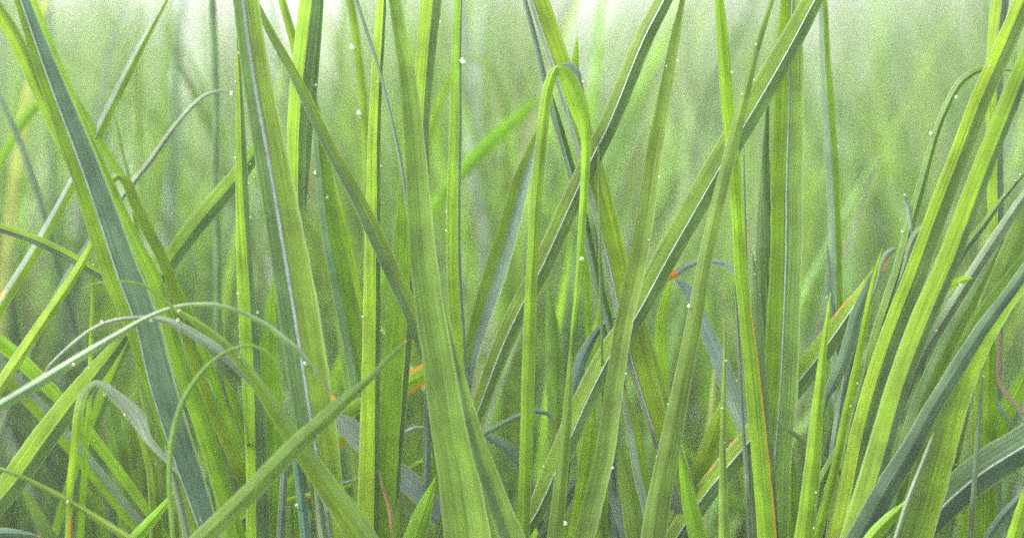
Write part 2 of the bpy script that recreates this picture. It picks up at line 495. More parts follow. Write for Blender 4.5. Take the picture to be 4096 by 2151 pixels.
blade('b1', 2, 'MO', -12, -0.45, .5, 0, "long slim blade slanting down from the widest blade's top",
      [(960, 2050, 56), (900, 1830, 68), (845, 1680, 74), (780, 1500, 80), (700, 1330, 80), (610, 1130, 80), (500, 920, 72), (400, 740, 66), (300, 540, 58), (210, 360, 48), (110, 180, 40), (30, 20, 30), (-20, -80, 22), (-70, -180, 3)])
blade('b2', 2, 'VM', 8, 0.45, .6, 0, "bright blade beside the widest one, half grey near its top",
      [(240, 1500, 70), (236, 1200, 76), (230, 1000, 82), (232, 800, 88), (237, 600, 100), (257, 350, 106), (277, 150, 106), (292, 0, 106), (305, -120, 98), (325, -330, 60), (335, -460, 4)])
blade('b3', 2, 'M', 14, .5, .5, 0, "thin grey blade tracking the half-grey bright one",
      [(250, 1300, 26), (258, 1100, 30), (272, 900, 34), (292, 620, 38), (312, 420, 40), (330, 200, 38), (346, 0, 34), (356, -130, 20), (364, -240, 3)])
blade('b4', 2, 'Y', 30, .4, .5, 0, "short curved bright blade leaning beneath the sky gap",
      [(320, 620, 46), (260, 410, 46), (215, 210, 45), (182, 90, 42), (150, -20, 36), (115, -140, 4)])
blade('b5', 2, 'MY', 28, .6, .35, 0, "bright blade with a grey side, dew beads up its edge",
      [(580, 2150, 108), (555, 1950, 112), (510, 1700, 114), (462, 1440, 116), (416, 1200, 110), (372, 900, 92), (338, 650, 60), (322, 520, 30), (316, 420, 5)])
blade('b6', 2, 'Y', 62, .4, .5, 0, "soft slender blade rising between two beaded ones",
      [(590, 1500, 48), (582, 1100, 45), (575, 800, 43), (555, 500, 43), (525, 200, 41), (495, 0, 37), (478, -110, 24), (466, -200, 4)])
blade('b7', 2, 'YD', 0, .7, .74, 0, "straight bright blade with a dark stripe on one side",
      [(572, 2740, 112), (582, 2400, 108), (592, 2000, 98), (602, 1600, 90), (604, 1300, 78), (606, 1000, 72), (607, 700, 64), (620, 400, 57), (634, 200, 54), (648, 0, 45), (657, -120, 30), (664, -230, 4)])
blade('b8', 2, 'S', -6, .3, .5, 0, "wiry dark-grey blade crossing the straight bright one",
      [(850, 1500, 22), (800, 1180, 22), (770, 1000, 21), (740, 800, 20), (680, 520, 17), (640, 360, 15), (600, 230, 17), (560, 110, 18), (525, 0, 18), (490, -110, 10), (470, -170, 2)])
blade('b9', 2, 'V', 4, .15, .45, 0, "pointed glowing blade standing behind the wiry dark-grey one",
      [(655, 2740, 76), (668, 2500, 92), (688, 2200, 98), (704, 1900, 106), (720, 1600, 104), (735, 1393, 96), (742, 1200, 76), (746, 1000, 44), (747, 840, 5)])
blade('b9b', 2, 'M', 9, .5, .5, 0, "grey-green strip of a blade beside the pointed glowing one",
      [(680, 2720, 64), (722, 2300, 54), (752, 1950, 50), (778, 1600, 44), (792, 1350, 28), (800, 1150, 5)])
blade('b10', 2, 'G', -25, -.28, .55, 0, "broad olive blade rising through the middle",
      [(1085, 2760, 235), (1045, 2500, 222), (1012, 2300, 195), (970, 2093, 172), (930, 1793, 154), (884, 1493, 142), (852, 1250, 136), (822, 900, 114), (795, 600, 98), (770, 350, 82), (735, 150, 66), (712, 0, 58), (698, -80, 50), (675, -220, 30), (660, -310, 4)])
blade('b11', 2, 'YM', -10, 0.45, .6, 0, "bright blade with a blue-grey edge behind the broad olive",
      [(885, 1450, 54), (868, 1150, 60), (852, 900, 70), (845, 700, 80), (852, 500, 88), (870, 250, 102), (892, 0, 106), (903, -120, 100), (925, -330, 60), (936, -460, 4)])
blade('b12', 2, 'YS', 0, .55, .82, 0, "upright blade with a fine pale edge line, beyond the olive",
      [(1080, 2400, 64), (1055, 2150, 70), (1035, 1900, 74), (1020, 1600, 74), (1006, 1300, 73), (1003, 900, 69), (1008, 600, 62), (1013, 300, 51), (1022, 100, 42), (1030, -50, 36), (1036, -180, 4)])
blade('b13', 2, 'MG', -29, -.7, .42, 0, "dark-sided blade splitting off the olive one near the bottom",
      [(1330, 2730, 122), (1225, 2480, 106), (1150, 2280, 92), (1095, 2093, 70), (1048, 1893, 45), (1004, 1700, 28), (965, 1520, 16), (935, 1370, 4)])
blade('b14', 2, 'GB', 36, -.5, .5, 0, "soft blue-grey blade slanting behind the crossing blades",
      [(1055, 2100, 40), (1068, 1900, 56), (1090, 1750, 74), (1125, 1600, 96), (1175, 1430, 112), (1230, 1250, 112), (1290, 1050, 104), (1340, 880, 84), (1390, 740, 60), (1430, 640, 34), (1470, 540, 4)])
blade('b16', 2, 'V', 32, .3, .5, 0, "bright blade with orange margins passing behind the glowing one",
      [(330, 2260, 66), (450, 2145, 78), (560, 2045, 88), (680, 1945, 96), (810, 1865, 98), (900, 1815, 92), (1000, 1770, 64), (1070, 1745, 6)], [(1, 1700, 2300, .72), (-1, 1700, 2300, .72)])
blade('b17', 2, 'W', 21, .1, .5, 0, "silver ribbed blade slanting behind the straight bright one",
      [(1010, 2620, 104), (960, 2560, 106), (860, 2450, 110), (760, 2360, 112), (640, 2260, 112), (540, 2160, 108), (470, 2090, 98), (415, 2050, 50), (395, 2030, 6)])
blade('b18', 2, 'V', 27, .2, .5, 0, "short lime blade above the silver ribbed one",
      [(330, 2140, 50), (400, 2080, 54), (480, 2025, 74), (560, 1980, 64), (640, 1935, 30), (680, 1915, 4)])
blade('b19', 2, 'V', -8, .35, .5, 0, "stout lime blade pointing up at the bottom beside the olive",
      [(770, 2760, 112), (820, 2630, 112), (862, 2500, 82), (898, 2390, 28), (912, 2345, 4)])
blade('b20', 2, 'S', 6, .5, .5, 0, "blue-grey strip low between the widest blade and slanting one",
      [(145, 2700, 46), (158, 2500, 42), (168, 2350, 36), (176, 2200, 22), (180, 2120, 4)])
blade('b20b', 2, 'B', -30, .5, .5, 0, "blue-grey strip under the slanting orange-tipped blade",
      [(285, 2720, 52), (258, 2480, 46), (232, 2290, 38), (215, 2180, 16), (210, 2150, 3)])
blade('b20c', 2, 'S', -22, .5, .5, 0, "grey strip on the face of the widest blade's foot",
      [(370, 2720, 42), (342, 2500, 36), (325, 2390, 22), (316, 2320, 3)])
blade('b21', 2, 'N', -3, .3, .5, 0, "withered brown sliver over the dark stripe",
      [(705, 2640, 26), (686, 2500, 22), (656, 2400, 16), (632, 2310, 3)])
blade('b22', 2, 'V', 26, .3, .5, 0, "low bright blade creeping sideways behind the widest blade's foot",
      [(100, 2560, 26), (180, 2466, 28), (290, 2436, 27), (440, 2402, 25), (540, 2365, 19), (630, 2325, 4)], [(1, 2420, 2450, .3)])
blade('b23', 2, 'V', 24, .3, .5, 0, "stub of bright blade behind the olive one",
      [(700, 2360, 20), (760, 2318, 26), (830, 2280, 30), (900, 2244, 26), (960, 2218, 4)])
blade('b24', 2, 'S', 37, .4, .5, 0, "soft grey arch springing behind the olive blade",
      [(1040, 2260, 22), (1130, 2150, 26), (1230, 2090, 26), (1320, 2045, 26), (1400, 2018, 26), (1465, 2034, 22), (1500, 2075, 5)])
blade('b25', 2, 'G', 210, .3, .5, 0, "faint blurred arch with a bead of light at its end",
      [(1262, 800, 28), (1245, 500, 26), (1222, 390, 25), (1160, 310, 22), (1085, 285, 17), (1050, 300, 5)])
blade('b26', 2, 'V', 150, .2, .5, 0, "blurred lime streak slanting behind the beaded upright blades",
      [(860, 1080, 60), (960, 950, 66), (1050, 840, 74), (1200, 680, 76), (1300, 590, 62), (1400, 500, 22), (1430, 470, 4)])
blade('b27', 2, 'V', 105, .2, .5, 0, "blurred lime streak beside the blue-grey edge",
      [(845, 850, 40), (900, 600, 42), (955, 450, 37), (1005, 330, 22), (1020, 290, 4)])
blade('b28', 2, 'G', 40, .5, .4, 0, "soft grey-sided blade between the widest and straight blades",
      [(560, 2500, 90), (540, 2200, 92), (510, 1900, 90), (470, 1650, 74), (430, 1450, 46), (405, 1300, 5)])
blade('b29', 2, 'S', 12, .4, .5, 0, "thin upright blade seen through the gap by the olive one",
      [(860, 2560, 44), (868, 2300, 42), (872, 2050, 38), (874, 1850, 20), (874, 1770, 4)])

blade('c1', 3, 'OM', -2, 0.45, .52, 4, "long two-tone blade slanting up through the bent blade",
      [(-240, 2420, 40), (-190, 2250, 52), (-120, 2050, 76), (0, 1720, 100), (92, 1520, 104), (190, 1340, 104), (350, 1000, 102), (450, 790, 100), (545, 600, 98), (705, 200, 94), (805, 0, 86), (860, -110, 74), (940, -270, 40), (985, -360, 4)])
blade('c2a', 3, 'Y>V@0.80', -12, .45, .5, 0, "sharply bent blade folded down in a bright hanging strip",
      [(108, 2700, 68), (116, 2500, 66), (128, 2100, 64), (145, 1600, 62), (157, 1340, 58), (186, 900, 58), (216, 600, 56), (240, 430, 54), (264, 362, 48), (276, 340, 36), (286, 330, 22), (298, 338, 40), (314, 356, 68), (342, 410, 92), (378, 500, 98), (408, 590, 80), (422, 680, 54), (418, 850, 45), (410, 1000, 42), (400, 1150, 38), (386, 1340, 30), (372, 1480, 24), (352, 1650, 15), (344, 1790, 4)])
blade('c2b', 3, 'SY', 3, .35, .2, 4, "wide blade falling from the top behind the sharp bend",
      [(780, 2100, 100), (720, 1880, 120), (660, 1650, 124), (596, 1380, 124), (512, 1050, 122), (442, 800, 114), (372, 560, 108), (302, 320, 104), (235, 120, 102), (195, 0, 100), (165, -100, 92), (115, -270, 50), (90, -350, 4)])
blade('c2c', 3, 'S', 11, .4, .5, 0, "thin grey blade beside the one falling behind the bend",
      [(400, 1050, 26), (330, 800, 30), (260, 560, 30), (205, 330, 27), (150, 100, 25), (113, -30, 22), (80, -140, 3)])
blade('c2d', 3, 'SD', 7, .6, .5, 0, "grey-lined blade under the sharp bend, narrowing upward",
      [(570, 1750, 34), (530, 1560, 40), (470, 1353, 46), (410, 1080, 48), (346, 830, 48), (290, 620, 40), (262, 500, 18), (255, 460, 3)])
blade('c2e', 3, 'S', 1, .3, .5, 0, "pale dry tip curling over by the sharp bend",
      [(440, 760, 14), (420, 560, 18), (402, 440, 22), (378, 355, 30), (340, 318, 26), (312, 316, 12), (300, 320, 3)])
blade('c2g', 3, 'V', 6, .3, .5, 0, "small bright leaf tip standing above the sharp bend",
      [(395, 700, 16), (380, 430, 24), (370, 290, 34), (376, 225, 20), (381, 180, 3)])
blade('c3', 3, 'G', -14, -.25, .55, 0, "plain green blade rising in front of the two slanting ones",
      [(395, 2730, 104), (450, 2500, 102), (510, 2250, 96), (560, 1893, 88), (608, 1593, 88), (667, 1340, 92), (727, 1000, 86), (753, 800, 80), (805, 500, 66), (858, 200, 50), (898, 0, 26), (915, -90, 4)])
blade('c4', 3, 'OM', -1, 0.42, .6, 3.5, "longest slanting blade, dark below its pale midrib",
      [(60, 2700, 70), (130, 2590, 84), (180, 2510, 94), (260, 2330, 110), (345, 2130, 114), (432, 1930, 116), (535, 1730, 114), (650, 1560, 114), (725, 1430, 118), (805, 1283, 122), (900, 1120, 122), (1005, 940, 124), (1180, 640, 128), (1375, 300, 122), (1535, 0, 100), (1600, -120, 88), (1690, -290, 50), (1730, -370, 4)])
blade('c6', 3, 'V', -6, .3, .45, 0, "yellow-green blade with an orange edge near its foot",
      [(1312, 2730, 96), (1306, 2593, 93), (1284, 2293, 88), (1249, 1893, 78), (1202, 1500, 64), (1183, 1340, 64), (1163, 1000, 62), (1124, 550, 66), (1106, 300, 62), (1080, 0, 46), (1070, -90, 36), (1058, -200, 4)], [(1, 1480, 2700, .86)])
blade('c7', 3, 'G', -18, .25, .45, 0, "tapering green blade crossing in front of the longest slant",
      [(750, 2740, 134), (782, 2493, 122), (836, 2193, 108), (891, 1893, 88), (951, 1593, 78), (1006, 1300, 72), (1062, 1050, 68), (1112, 850, 66), (1165, 640, 58), (1205, 480, 46), (1255, 270, 36), (1300, 120, 29), (1338, 0, 24), (1362, -90, 16), (1385, -170, 3)])
blade('c8', 3, 'D', 11, .3, .5, 0, "dark thin tip hanging just below the longest slant",
      [(1330, 1340, 44), (1318, 1000, 44), (1308, 760, 36), (1314, 600, 22), (1321, 440, 4)])
blade('c9', 3, 'S', 13, .3, .5, 0, "fine beaded thread of a blade beside the orange-edged one",
      [(1218, 1750, 17), (1211, 1300, 15), (1204, 1000, 13), (1199, 690, 3)])
blade('c10', 3, 'W', 4, .4, .5, 0, "pale grey arch ending in an orange-brown kink",
      [(1235, 1800, 26), (1195, 1500, 24), (1172, 1380, 23), (1130, 1312, 23), (1100, 1294, 24), (1050, 1284, 26), (970, 1288, 28), (910, 1315, 34), (860, 1350, 36), (820, 1374, 22), (788, 1390, 4)], [(0, 1345, 1400, 0)])
blade('c11', 3, 'W', 13, .2, .5, 0, "blue-grey hanging leaf under the kinked arch",
      [(1250, 2260, 50), (1185, 2060, 84), (1120, 1893, 90), (1062, 1743, 80), (1010, 1620, 66), (968, 1510, 64), (930, 1435, 56), (892, 1393, 36), (862, 1374, 5)])
blade('c12', 3, 'SY', 5, 0.4, .36, 0, "wide blade with a grey flank behind the plain green one",
      [(880, 2380, 132), (805, 2100, 134), (745, 1860, 132), (700, 1680, 112), (668, 1560, 78), (630, 1430, 44), (606, 1340, 6)])
blade('c12b', 3, 'V', 16, .2, .5, 0, "bright wedge-shaped tip beside the brown kink",
      [(800, 1850, 60), (790, 1700, 60), (790, 1600, 58), (810, 1480, 52), (832, 1400, 22), (840, 1375, 4)])
blade('c13', 3, 'SY', -3, 0.45, .5, 0, "narrow blade split grey and green, rising low",
      [(755, 2640, 74), (735, 2480, 78), (702, 2350, 80), (662, 2150, 76), (628, 2000, 52), (606, 1920, 18), (600, 1890, 3)])
blade('c14', 3, 'G', 5, .25, .5, 0, "blunt green blade low behind the split one",
      [(690, 2680, 124), (648, 2450, 114), (612, 2310, 78), (592, 2230, 28), (586, 2200, 4)])
blade('c15', 3, 'V', -9, .3, .5, 0, "short pointed bright blade leaning at the tapering one's foot",
      [(1000, 2720, 92), (945, 2510, 80), (905, 2340, 46), (881, 2205, 4)])
blade('c16', 3, 'YM', 8, 0.4, .55, 4, "blade slanting low behind the orange-edged one, shaded underneath",
      [(800, 2740, 110), (900, 2590, 112), (1000, 2440, 114), (1110, 2300, 114), (1210, 2180, 116), (1290, 2080, 122), (1380, 1965, 130), (1480, 1850, 130), (1600, 1700, 118), (1710, 1550, 98), (1790, 1430, 66), (1830, 1345, 24), (1842, 1310, 4)], [(-1, 2150, 2160, .6), (-1, 2200, 2240, .75), (-1, 2310, 2345, .75), (-1, 1500, 1640, .9)])
blade('c17', 3, 'Y', 13, .4, .5, 0, "soft green blade leaning behind the dew-beaded thin stem",
      [(860, 2600, 92), (960, 2350, 92), (1022, 2200, 86), (1072, 2060, 60), (1096, 1970, 18), (1102, 1940, 3)])
blade('c18', 3, 'G', -20, .5, .5, 0, "thin dew-beaded upright blade before the low slanting one",
      [(1106, 2730, 60), (1101, 2450, 46), (1096, 2150, 28), (1100, 1900, 23), (1107, 1650, 12), (1110, 1560, 3)])
blade('c19', 3, 'S', -4, .4, .5, 0, "pale hair-thin blade against the orange-edged one",
      [(1214, 2400, 24), (1206, 2250, 21), (1196, 2093, 19), (1181, 1800, 17), (1166, 1550, 14), (1155, 1390, 3)])
blade('c20', 3, 'M', -2, .5, .5, 0, "grey-green blade standing just past the orange-edged one",
      [(1330, 2500, 70), (1300, 2100, 72), (1275, 1750, 66), (1262, 1500, 52), (1252, 1350, 30), (1245, 1250, 4)])
blade('c23', 3, 'G', -16, .3, .5, 0, "slim green blade rising between bent and plain blades",
      [(262, 2740, 84), (290, 2500, 74), (315, 2193, 58), (335, 1950, 42), (346, 1750, 18), (350, 1660, 3)])
blade('c24', 3, 'G', 52, .4, .5, 0, "soft green blade seen through the gap by the bend",
      [(290, 2400, 92), (280, 2200, 94), (270, 1900, 92), (256, 1600, 62), (242, 1420, 22), (238, 1360, 4)])
blade('c24b', 3, 'B', 24, .3, .5, 0, "blue-grey blade bowing over behind the plain green one",
      [(320, 2240, 62), (350, 2000, 64), (400, 1780, 62), (442, 1690, 48), (492, 1612, 34), (545, 1570, 26), (585, 1558, 5)])
blade('c24c', 3, 'Y', 60, .4, .5, 0, "soft yellow-green blade behind the bowing blue-grey one",
      [(440, 2500, 90), (420, 2200, 92), (430, 1900, 80), (460, 1700, 54), (480, 1560, 18), (486, 1500, 4)])
blade('c25', 3, 'V', 26, .3, .5, 0, "small bright blade behind the plain one's foot",
      [(400, 2420, 64), (428, 2240, 74), (442, 2130, 54), (452, 2040, 14), (455, 2010, 3)])
blade('c26', 3, 'S', 32, .3, .5, 0, "grey soft leaf lying low beside the plain green blade",
      [(260, 2560, 62), (350, 2410, 66), (430, 2310, 50), (490, 2240, 16), (505, 2220, 4)])

blade('d1', 4, 'YG', 4, -.3, .5, 5, "broad upright blade with a straight grey midrib",
      [(112, 2740, 160), (125, 2300, 162), (160, 1900, 172), (178, 1340, 164), (182, 900, 158), (196, 600, 152), (206, 300, 134), (215, 0, 112), (219, -110, 98), (226, -300, 56), (230, -420, 4)])
blade('d1b', 4, 'M', 16, .4, .5, 0, "grey-green strip beside the broad upright midribbed blade",
      [(52, 2700, 72), (46, 2000, 74), (56, 1500, 64), (70, 1000, 52), (80, 750, 30), (84, 640, 4)])
blade('d3', 4, 'SY', 47, .6, .5, 0, "soft upright blade edged grey, alone before the pale trees",
      [(446, 2000, 62), (432, 1500, 66), (416, 1000, 66), (401, 700, 68), (378, 300, 54), (365, 0, 42), (358, -90, 32), (350, -190, 4)])
blade('d4', 4, 'S', 21, .3, .5, 0, "small bluish curled leaf below the soft upright blade",
      [(430, 1640, 28), (410, 1530, 38), (388, 1420, 40), (392, 1320, 26), (386, 1200, 4)])
blade('d5', 4, 'V', -16, .35, .5, 0, "bright upright blade with dew beads at its foot",
      [(250, 2760, 112), (280, 2543, 94), (315, 2250, 78), (340, 1993, 57), (372, 1693, 34), (395, 1500, 15), (402, 1435, 3)])
blade('d6', 4, 'G', 3, .6, .6, 0, "slim blade bowing over at the top into a thread",
      [(480, 2400, 62), (560, 2000, 62), (620, 1700, 62), (680, 1500, 60), (732, 1340, 56), (800, 1080, 52), (850, 900, 46), (890, 750, 40), (930, 620, 36), (985, 490, 36), (1040, 402, 38), (1110, 352, 31), (1190, 338, 20), (1300, 350, 11), (1370, 372, 3)])
blade('d7', 4, 'V', -7, .3, .5, 0, "narrow lime blade rising past the teal leaf",
      [(300, 2760, 56), (390, 2440, 48), (440, 2230, 44), (480, 2020, 41), (520, 1840, 38), (560, 1640, 35), (600, 1440, 32), (632, 1310, 20), (655, 1220, 3)])
blade('d8', 4, 'YM', -8, 0.4, .5, 0, "long blade with a blue-grey half, upper of the two giants",
      [(420, 2770, 150), (500, 2450, 140), (562, 2150, 130), (640, 1850, 124), (720, 1600, 120), (800, 1390, 114), (870, 1200, 108), (958, 970, 108), (1050, 740, 108), (1140, 500, 102), (1230, 290, 102), (1335, 40, 98), (1375, -60, 92), (1450, -240, 60), (1490, -340, 4)])
blade('d9', 4, 'YM', -22, 0.35, .7, 0, "long bright blade, lower of the two giants",
      [(480, 2770, 142), (535, 2593, 134), (626, 2293, 128), (736, 1893, 118), (842, 1593, 122), (962, 1310, 114), (1052, 1080, 108), (1132, 870, 106), (1202, 700, 102), (1292, 480, 100), (1372, 290, 92), (1452, 100, 82), (1530, -90, 50), (1570, -190, 4)])
blade('d10', 4, 'T', -24, .3, .5, 0, "dark teal blade crossing the giants' feet",
      [(460, 2790, 136), (560, 2620, 130), (680, 2400, 118), (790, 2220, 102), (900, 2010, 86), (1010, 1830, 82), (1130, 1640, 74), (1250, 1480, 64), (1380, 1300, 60), (1450, 1200, 46), (1540, 1070, 4)])
blade('d11', 4, 'GY', -15, -.3, .55, 0, "very broad olive blade rising beside the teal one",
      [(750, 2770, 210), (830, 2550, 196), (920, 2250, 186), (1010, 1950, 166), (1110, 1700, 152), (1230, 1490, 142), (1360, 1320, 122), (1460, 1180, 100), (1600, 980, 50), (1650, 910, 4)])
blade('d12', 4, 'MT', -8, .4, .55, 6, "dark blade with a pale blue midrib jutting in low",
      [(700, 2710, 130), (850, 2590, 160), (980, 2450, 180), (1150, 2310, 184), (1353, 2185, 184), (1450, 2120, 170), (1620, 2020, 90), (1700, 1970, 4)])
blade('d13', 4, 'V', -26, .5, .45, 0, "short lime blade low in front of the broad olive one",
      [(520, 2770, 62), (620, 2630, 72), (700, 2545, 60), (770, 2475, 24), (792, 2450, 4)])
blade('d14', 4, 'S', -28, .4, .5, 0, "pale grey spike laid against the broad olive blade",
      [(730, 2620, 22), (790, 2440, 26), (850, 2290, 24), (895, 2165, 12), (910, 2125, 3)])
blade('d15', 4, 'S', -12, .4, .5, 0, "thin grey spike with a dew drop on its point",
      [(1105, 2420, 27), (1122, 2190, 27), (1138, 1990, 22), (1150, 1860, 8), (1152, 1845, 3)])
blade('d16', 4, 'Y', 6, .4, .6, 0, "upright green blade behind the thin grey spike",
      [(1150, 2760, 140), (1150, 2400, 140), (1158, 2000, 120), (1178, 1700, 76), (1195, 1500, 26), (1202, 1420, 4)])
blade('d17', 4, 'YS', 17, .6, .62, 0, "upright blade crossing behind the giants near the top",
      [(1220, 1700, 60), (1224, 1400, 72), (1214, 900, 82), (1206, 500, 87), (1206, 300, 88), (1220, 100, 88), (1232, 0, 87), (1240, -110, 80), (1255, -280, 46), (1262, -370, 4)])
blade('d18', 4, 'GS', -5, .6, .5, 0, "thin slanting blade strung with dew beside the giants",
      [(900, 1570, 42), (960, 1425, 42), (1040, 1260, 41), (1150, 1110, 37), (1250, 975, 27), (1350, 857, 17), (1430, 770, 3)])
blade('d19', 4, 'S', 4, .5, .5, 0, "grey-green blade slanting beneath the dew-strung one",
      [(980, 1540, 62), (1100, 1345, 62), (1200, 1190, 61), (1300, 1040, 52), (1400, 900, 40), (1520, 740, 4)])
blade('d20', 4, 'G', 9, .3, .5, 0, "plain wide blade leaving the frame beneath the grey-green slant",
      [(1130, 1650, 104), (1230, 1400, 114), (1322, 1180, 114), (1420, 950, 94), (1540, 700, 40), (1580, 620, 4)])
blade('d21', 4, 'N', 6, .4, .5, 0, "withered pinkish-brown bent stalk",
      [(1390, 2070, 25), (1330, 2012, 25), (1272, 1945, 25), (1234, 1882, 26), (1224, 1830, 27), (1229, 1740, 25), (1232, 1660, 20), (1233, 1605, 4)])
blade('d21b', 4, 'S', 7, .4, .5, 0, "short grey stalk under the withered bent one",
      [(1350, 2170, 25), (1296, 2096, 25), (1240, 2010, 23), (1200, 1940, 12), (1185, 1915, 3)])
blade('d22', 4, 'V', 9, .3, .5, 0, "bright blade under the withered stalk leaving the frame",
      [(1170, 2320, 104), (1230, 2080, 104), (1300, 1960, 94), (1370, 1830, 64), (1450, 1690, 5)])
blade('d23', 4, 'V', -10, .4, .5, 0, "lime blade in the lowest corner of the frame",
      [(1270, 2770, 80), (1318, 2593, 70), (1360, 2440, 52), (1402, 2300, 20), (1415, 2250, 4)])
blade('d23b', 4, 'B', -3, .4, .5, 0, "slim grey-blue blade slanting in the lowest corner",
      [(1130, 2730, 42), (1210, 2590, 46), (1300, 2480, 42), (1400, 2380, 28), (1480, 2300, 4)])
blade('d24', 4, 'V', -4, .3, .5, 0, "little bright leaf held level with a drop beneath",
      [(930, 1470, 16), (962, 1428, 22), (1010, 1397, 36), (1060, 1376, 36), (1088, 1368, 16), (1098, 1366, 3)])
blade('d25', 4, 'S', 3, .3, .5, 0, "tiny bluish hooked tip above the bowed blade",
      [(800, 1170, 18), (790, 1060, 26), (777, 1000, 22), (762, 962, 8), (755, 955, 3)])
blade('d25b', 4, 'S', 0, .3, .5, 0, "grey curled tip tucked against the upper giant",
      [(740, 1390, 18), (772, 1290, 30), (792, 1212, 40), (822, 1152, 44), (862, 1120, 30), (888, 1106, 5)])
blade('d25c', 4, 'S', -8, .3, .5, 0, "grey hooked tip with an orange fleck, topping the group",
      [(610, 1450, 14), (640, 1360, 24), (655, 1300, 34), (682, 1248, 36), (712, 1226, 24), (728, 1226, 4)], [(1, 1290, 1330, .3)])
blade('d26', 4, 'T', -4, .25, .5, 0, "teal leaf with a notched foot between lime blades",
      [(370, 2010, 16), (384, 1945, 34), (412, 1885, 60), (452, 1800, 64), (492, 1680, 64), (532, 1540, 60), (575, 1440, 48), (610, 1355, 24), (622, 1320, 4)])
blade('d27', 4, 'S', 2, .4, .5, 0, "grey-blue leaf hanging behind the narrow lime blade",
      [(370, 2560, 44), (415, 2220, 44), (448, 2000, 42), (466, 1880, 18), (472, 1840, 3)])
blade('d27b', 4, 'G', 0, .5, .45, 0, "dull blue-green blade filling between lime and giant blades",
      [(390, 2780, 80), (450, 2380, 74), (510, 2080, 60), (560, 1880, 30), (578, 1800, 4)])
blade('d28', 4, 'D', -5, .3, .5, 0, "dark thin stalk crossing the dew-footed upright blade",
      [(470, 2345, 22), (375, 2265, 25), (280, 2178, 25), (165, 2090, 22), (100, 2040, 5)])
blade('d29', 4, 'G', -6, .5, .5, 0, "short blade leaning up through the dark thin stalk",
      [(280, 2580, 54), (345, 2380, 52), (420, 2240, 40), (465, 2150, 12), (474, 2130, 3)])
blade('d30', 4, 'Y', 4, .4, .5, 0, "plain blade filling between the bowed blade and upper giant",
      [(560, 2320, 104), (630, 1950, 104), (700, 1660, 94), (765, 1430, 62), (805, 1300, 20), (815, 1260, 4)])
blade('d31', 4, 'MG', -4, 0.3, .5, 0, "dark blue-sided blade running along the lower giant",
      [(700, 2600, 90), (770, 2250, 92), (860, 1960, 96), (980, 1690, 92), (1090, 1480, 70), (1180, 1310, 40), (1240, 1200, 5)])
blade('d32', 4, 'G', -2, .5, .4, 0, "green blade behind the pale grey spike",
      [(900, 2760, 100), (960, 2400, 100), (1030, 2100, 90), (1080, 1900, 50), (1105, 1780, 5)])
blade('n1', 1, 'G', 50, .4, .5, 0, "soft dark green blade below the thick leaning one",
      [(270, 2680, 70), (180, 2530, 56), (120, 2410, 26), (100, 2370, 4)])
blade('n2', 1, 'O', 12, .4, .5, 0, "olive blade curving up beneath the hanging blue-grey leaf",
      [(766, 2520, 62), (742, 2300, 56), (692, 2130, 40), (650, 2070, 14), (640, 2055, 3)])
blade('n3', 1, 'G', 62, .4, .45, 0, "soft mid-green blade seen between the bent blade's two limbs",
      [(620, 2500, 92), (590, 2250, 92), (545, 2000, 70), (518, 1850, 20), (514, 1820, 4)])
blade('n4', 2, 'S', 25, .4, .5, 0, "grey sliver lying level in the gap by the brown one",
      [(360, 2405, 8), (440, 2382, 17), (500, 2366, 17), (565, 2350, 4)])
blade('n6', 2, 'W', 23, .3, .5, 0, "short pale stalk hooking over behind the olive blade",
      [(735, 2270, 19), (743, 2170, 19), (766, 2122, 20), (805, 2106, 22), (850, 2100, 12), (872, 2104, 3)])
blade('n7', 2, 'V', -6, .3, .5, 0, "tiny bright spear at the bottom beside the stout lime one",
      [(719, 2730, 38), (722, 2560, 30), (727, 2475, 12), (729, 2450, 3)])
blade('n8', 3, 'W', 27, .3, .5, 0, "pale grey soft leaf low between green blades",
      [(645, 2690, 62), (585, 2525, 58), (545, 2435, 32), (525, 2395, 4)])
blade('n9', 3, 'S', 47, .3, .5, 0, "soft grey leaf low between the olive and bent blades",
      [(190, 2560, 44), (110, 2290, 64), (20, 2190, 62), (-60, 2145, 30), (-85, 2135, 4)])
blade('n11', 3, 'G', -3, .3, .5, 0, "thread-like blade with one bead where the slants cross",
      [(502, 1720, 14), (493, 1300, 14), (487, 900, 14), (482, 610, 3)])
blade('n12', 1, 'G', 41, .3, .5, 0, "thread-like pale green arch above the curled tip",
      [(655, 1020, 15), (630, 860, 15), (592, 700, 14), (572, 600, 10), (560, 550, 3)])
blade('n13', 1, 'S', 72, .4, .5, 0, "soft grey blade leaning out past the dark slanting one",
      [(240, 1150, 32), (182, 950, 33), (112, 740, 33), (20, 520, 26), (-30, 420, 5)])
blade('n14', 1, 'V', 92, .2, .5, 0, "blurred lime streak beside the dark slanting blade",
      [(-40, 880, 40), (20, 760, 46), (90, 630, 52), (150, 550, 50), (210, 490, 30), (250, 450, 4)])
blade('n15', 4, 'V', 20, .3, .5, 0, "small lime blade behind the bright dew-footed one",
      [(205, 2600, 74), (200, 2350, 66), (195, 2180, 30), (193, 2110, 4)])
blade('n16', 4, 'M', -1, .4, .5, 0, "grey-green flank of a blade beneath the dark jutting one",
      [(960, 2740, 60), (980, 2600, 56), (1010, 2480, 30), (1020, 2440, 4)])
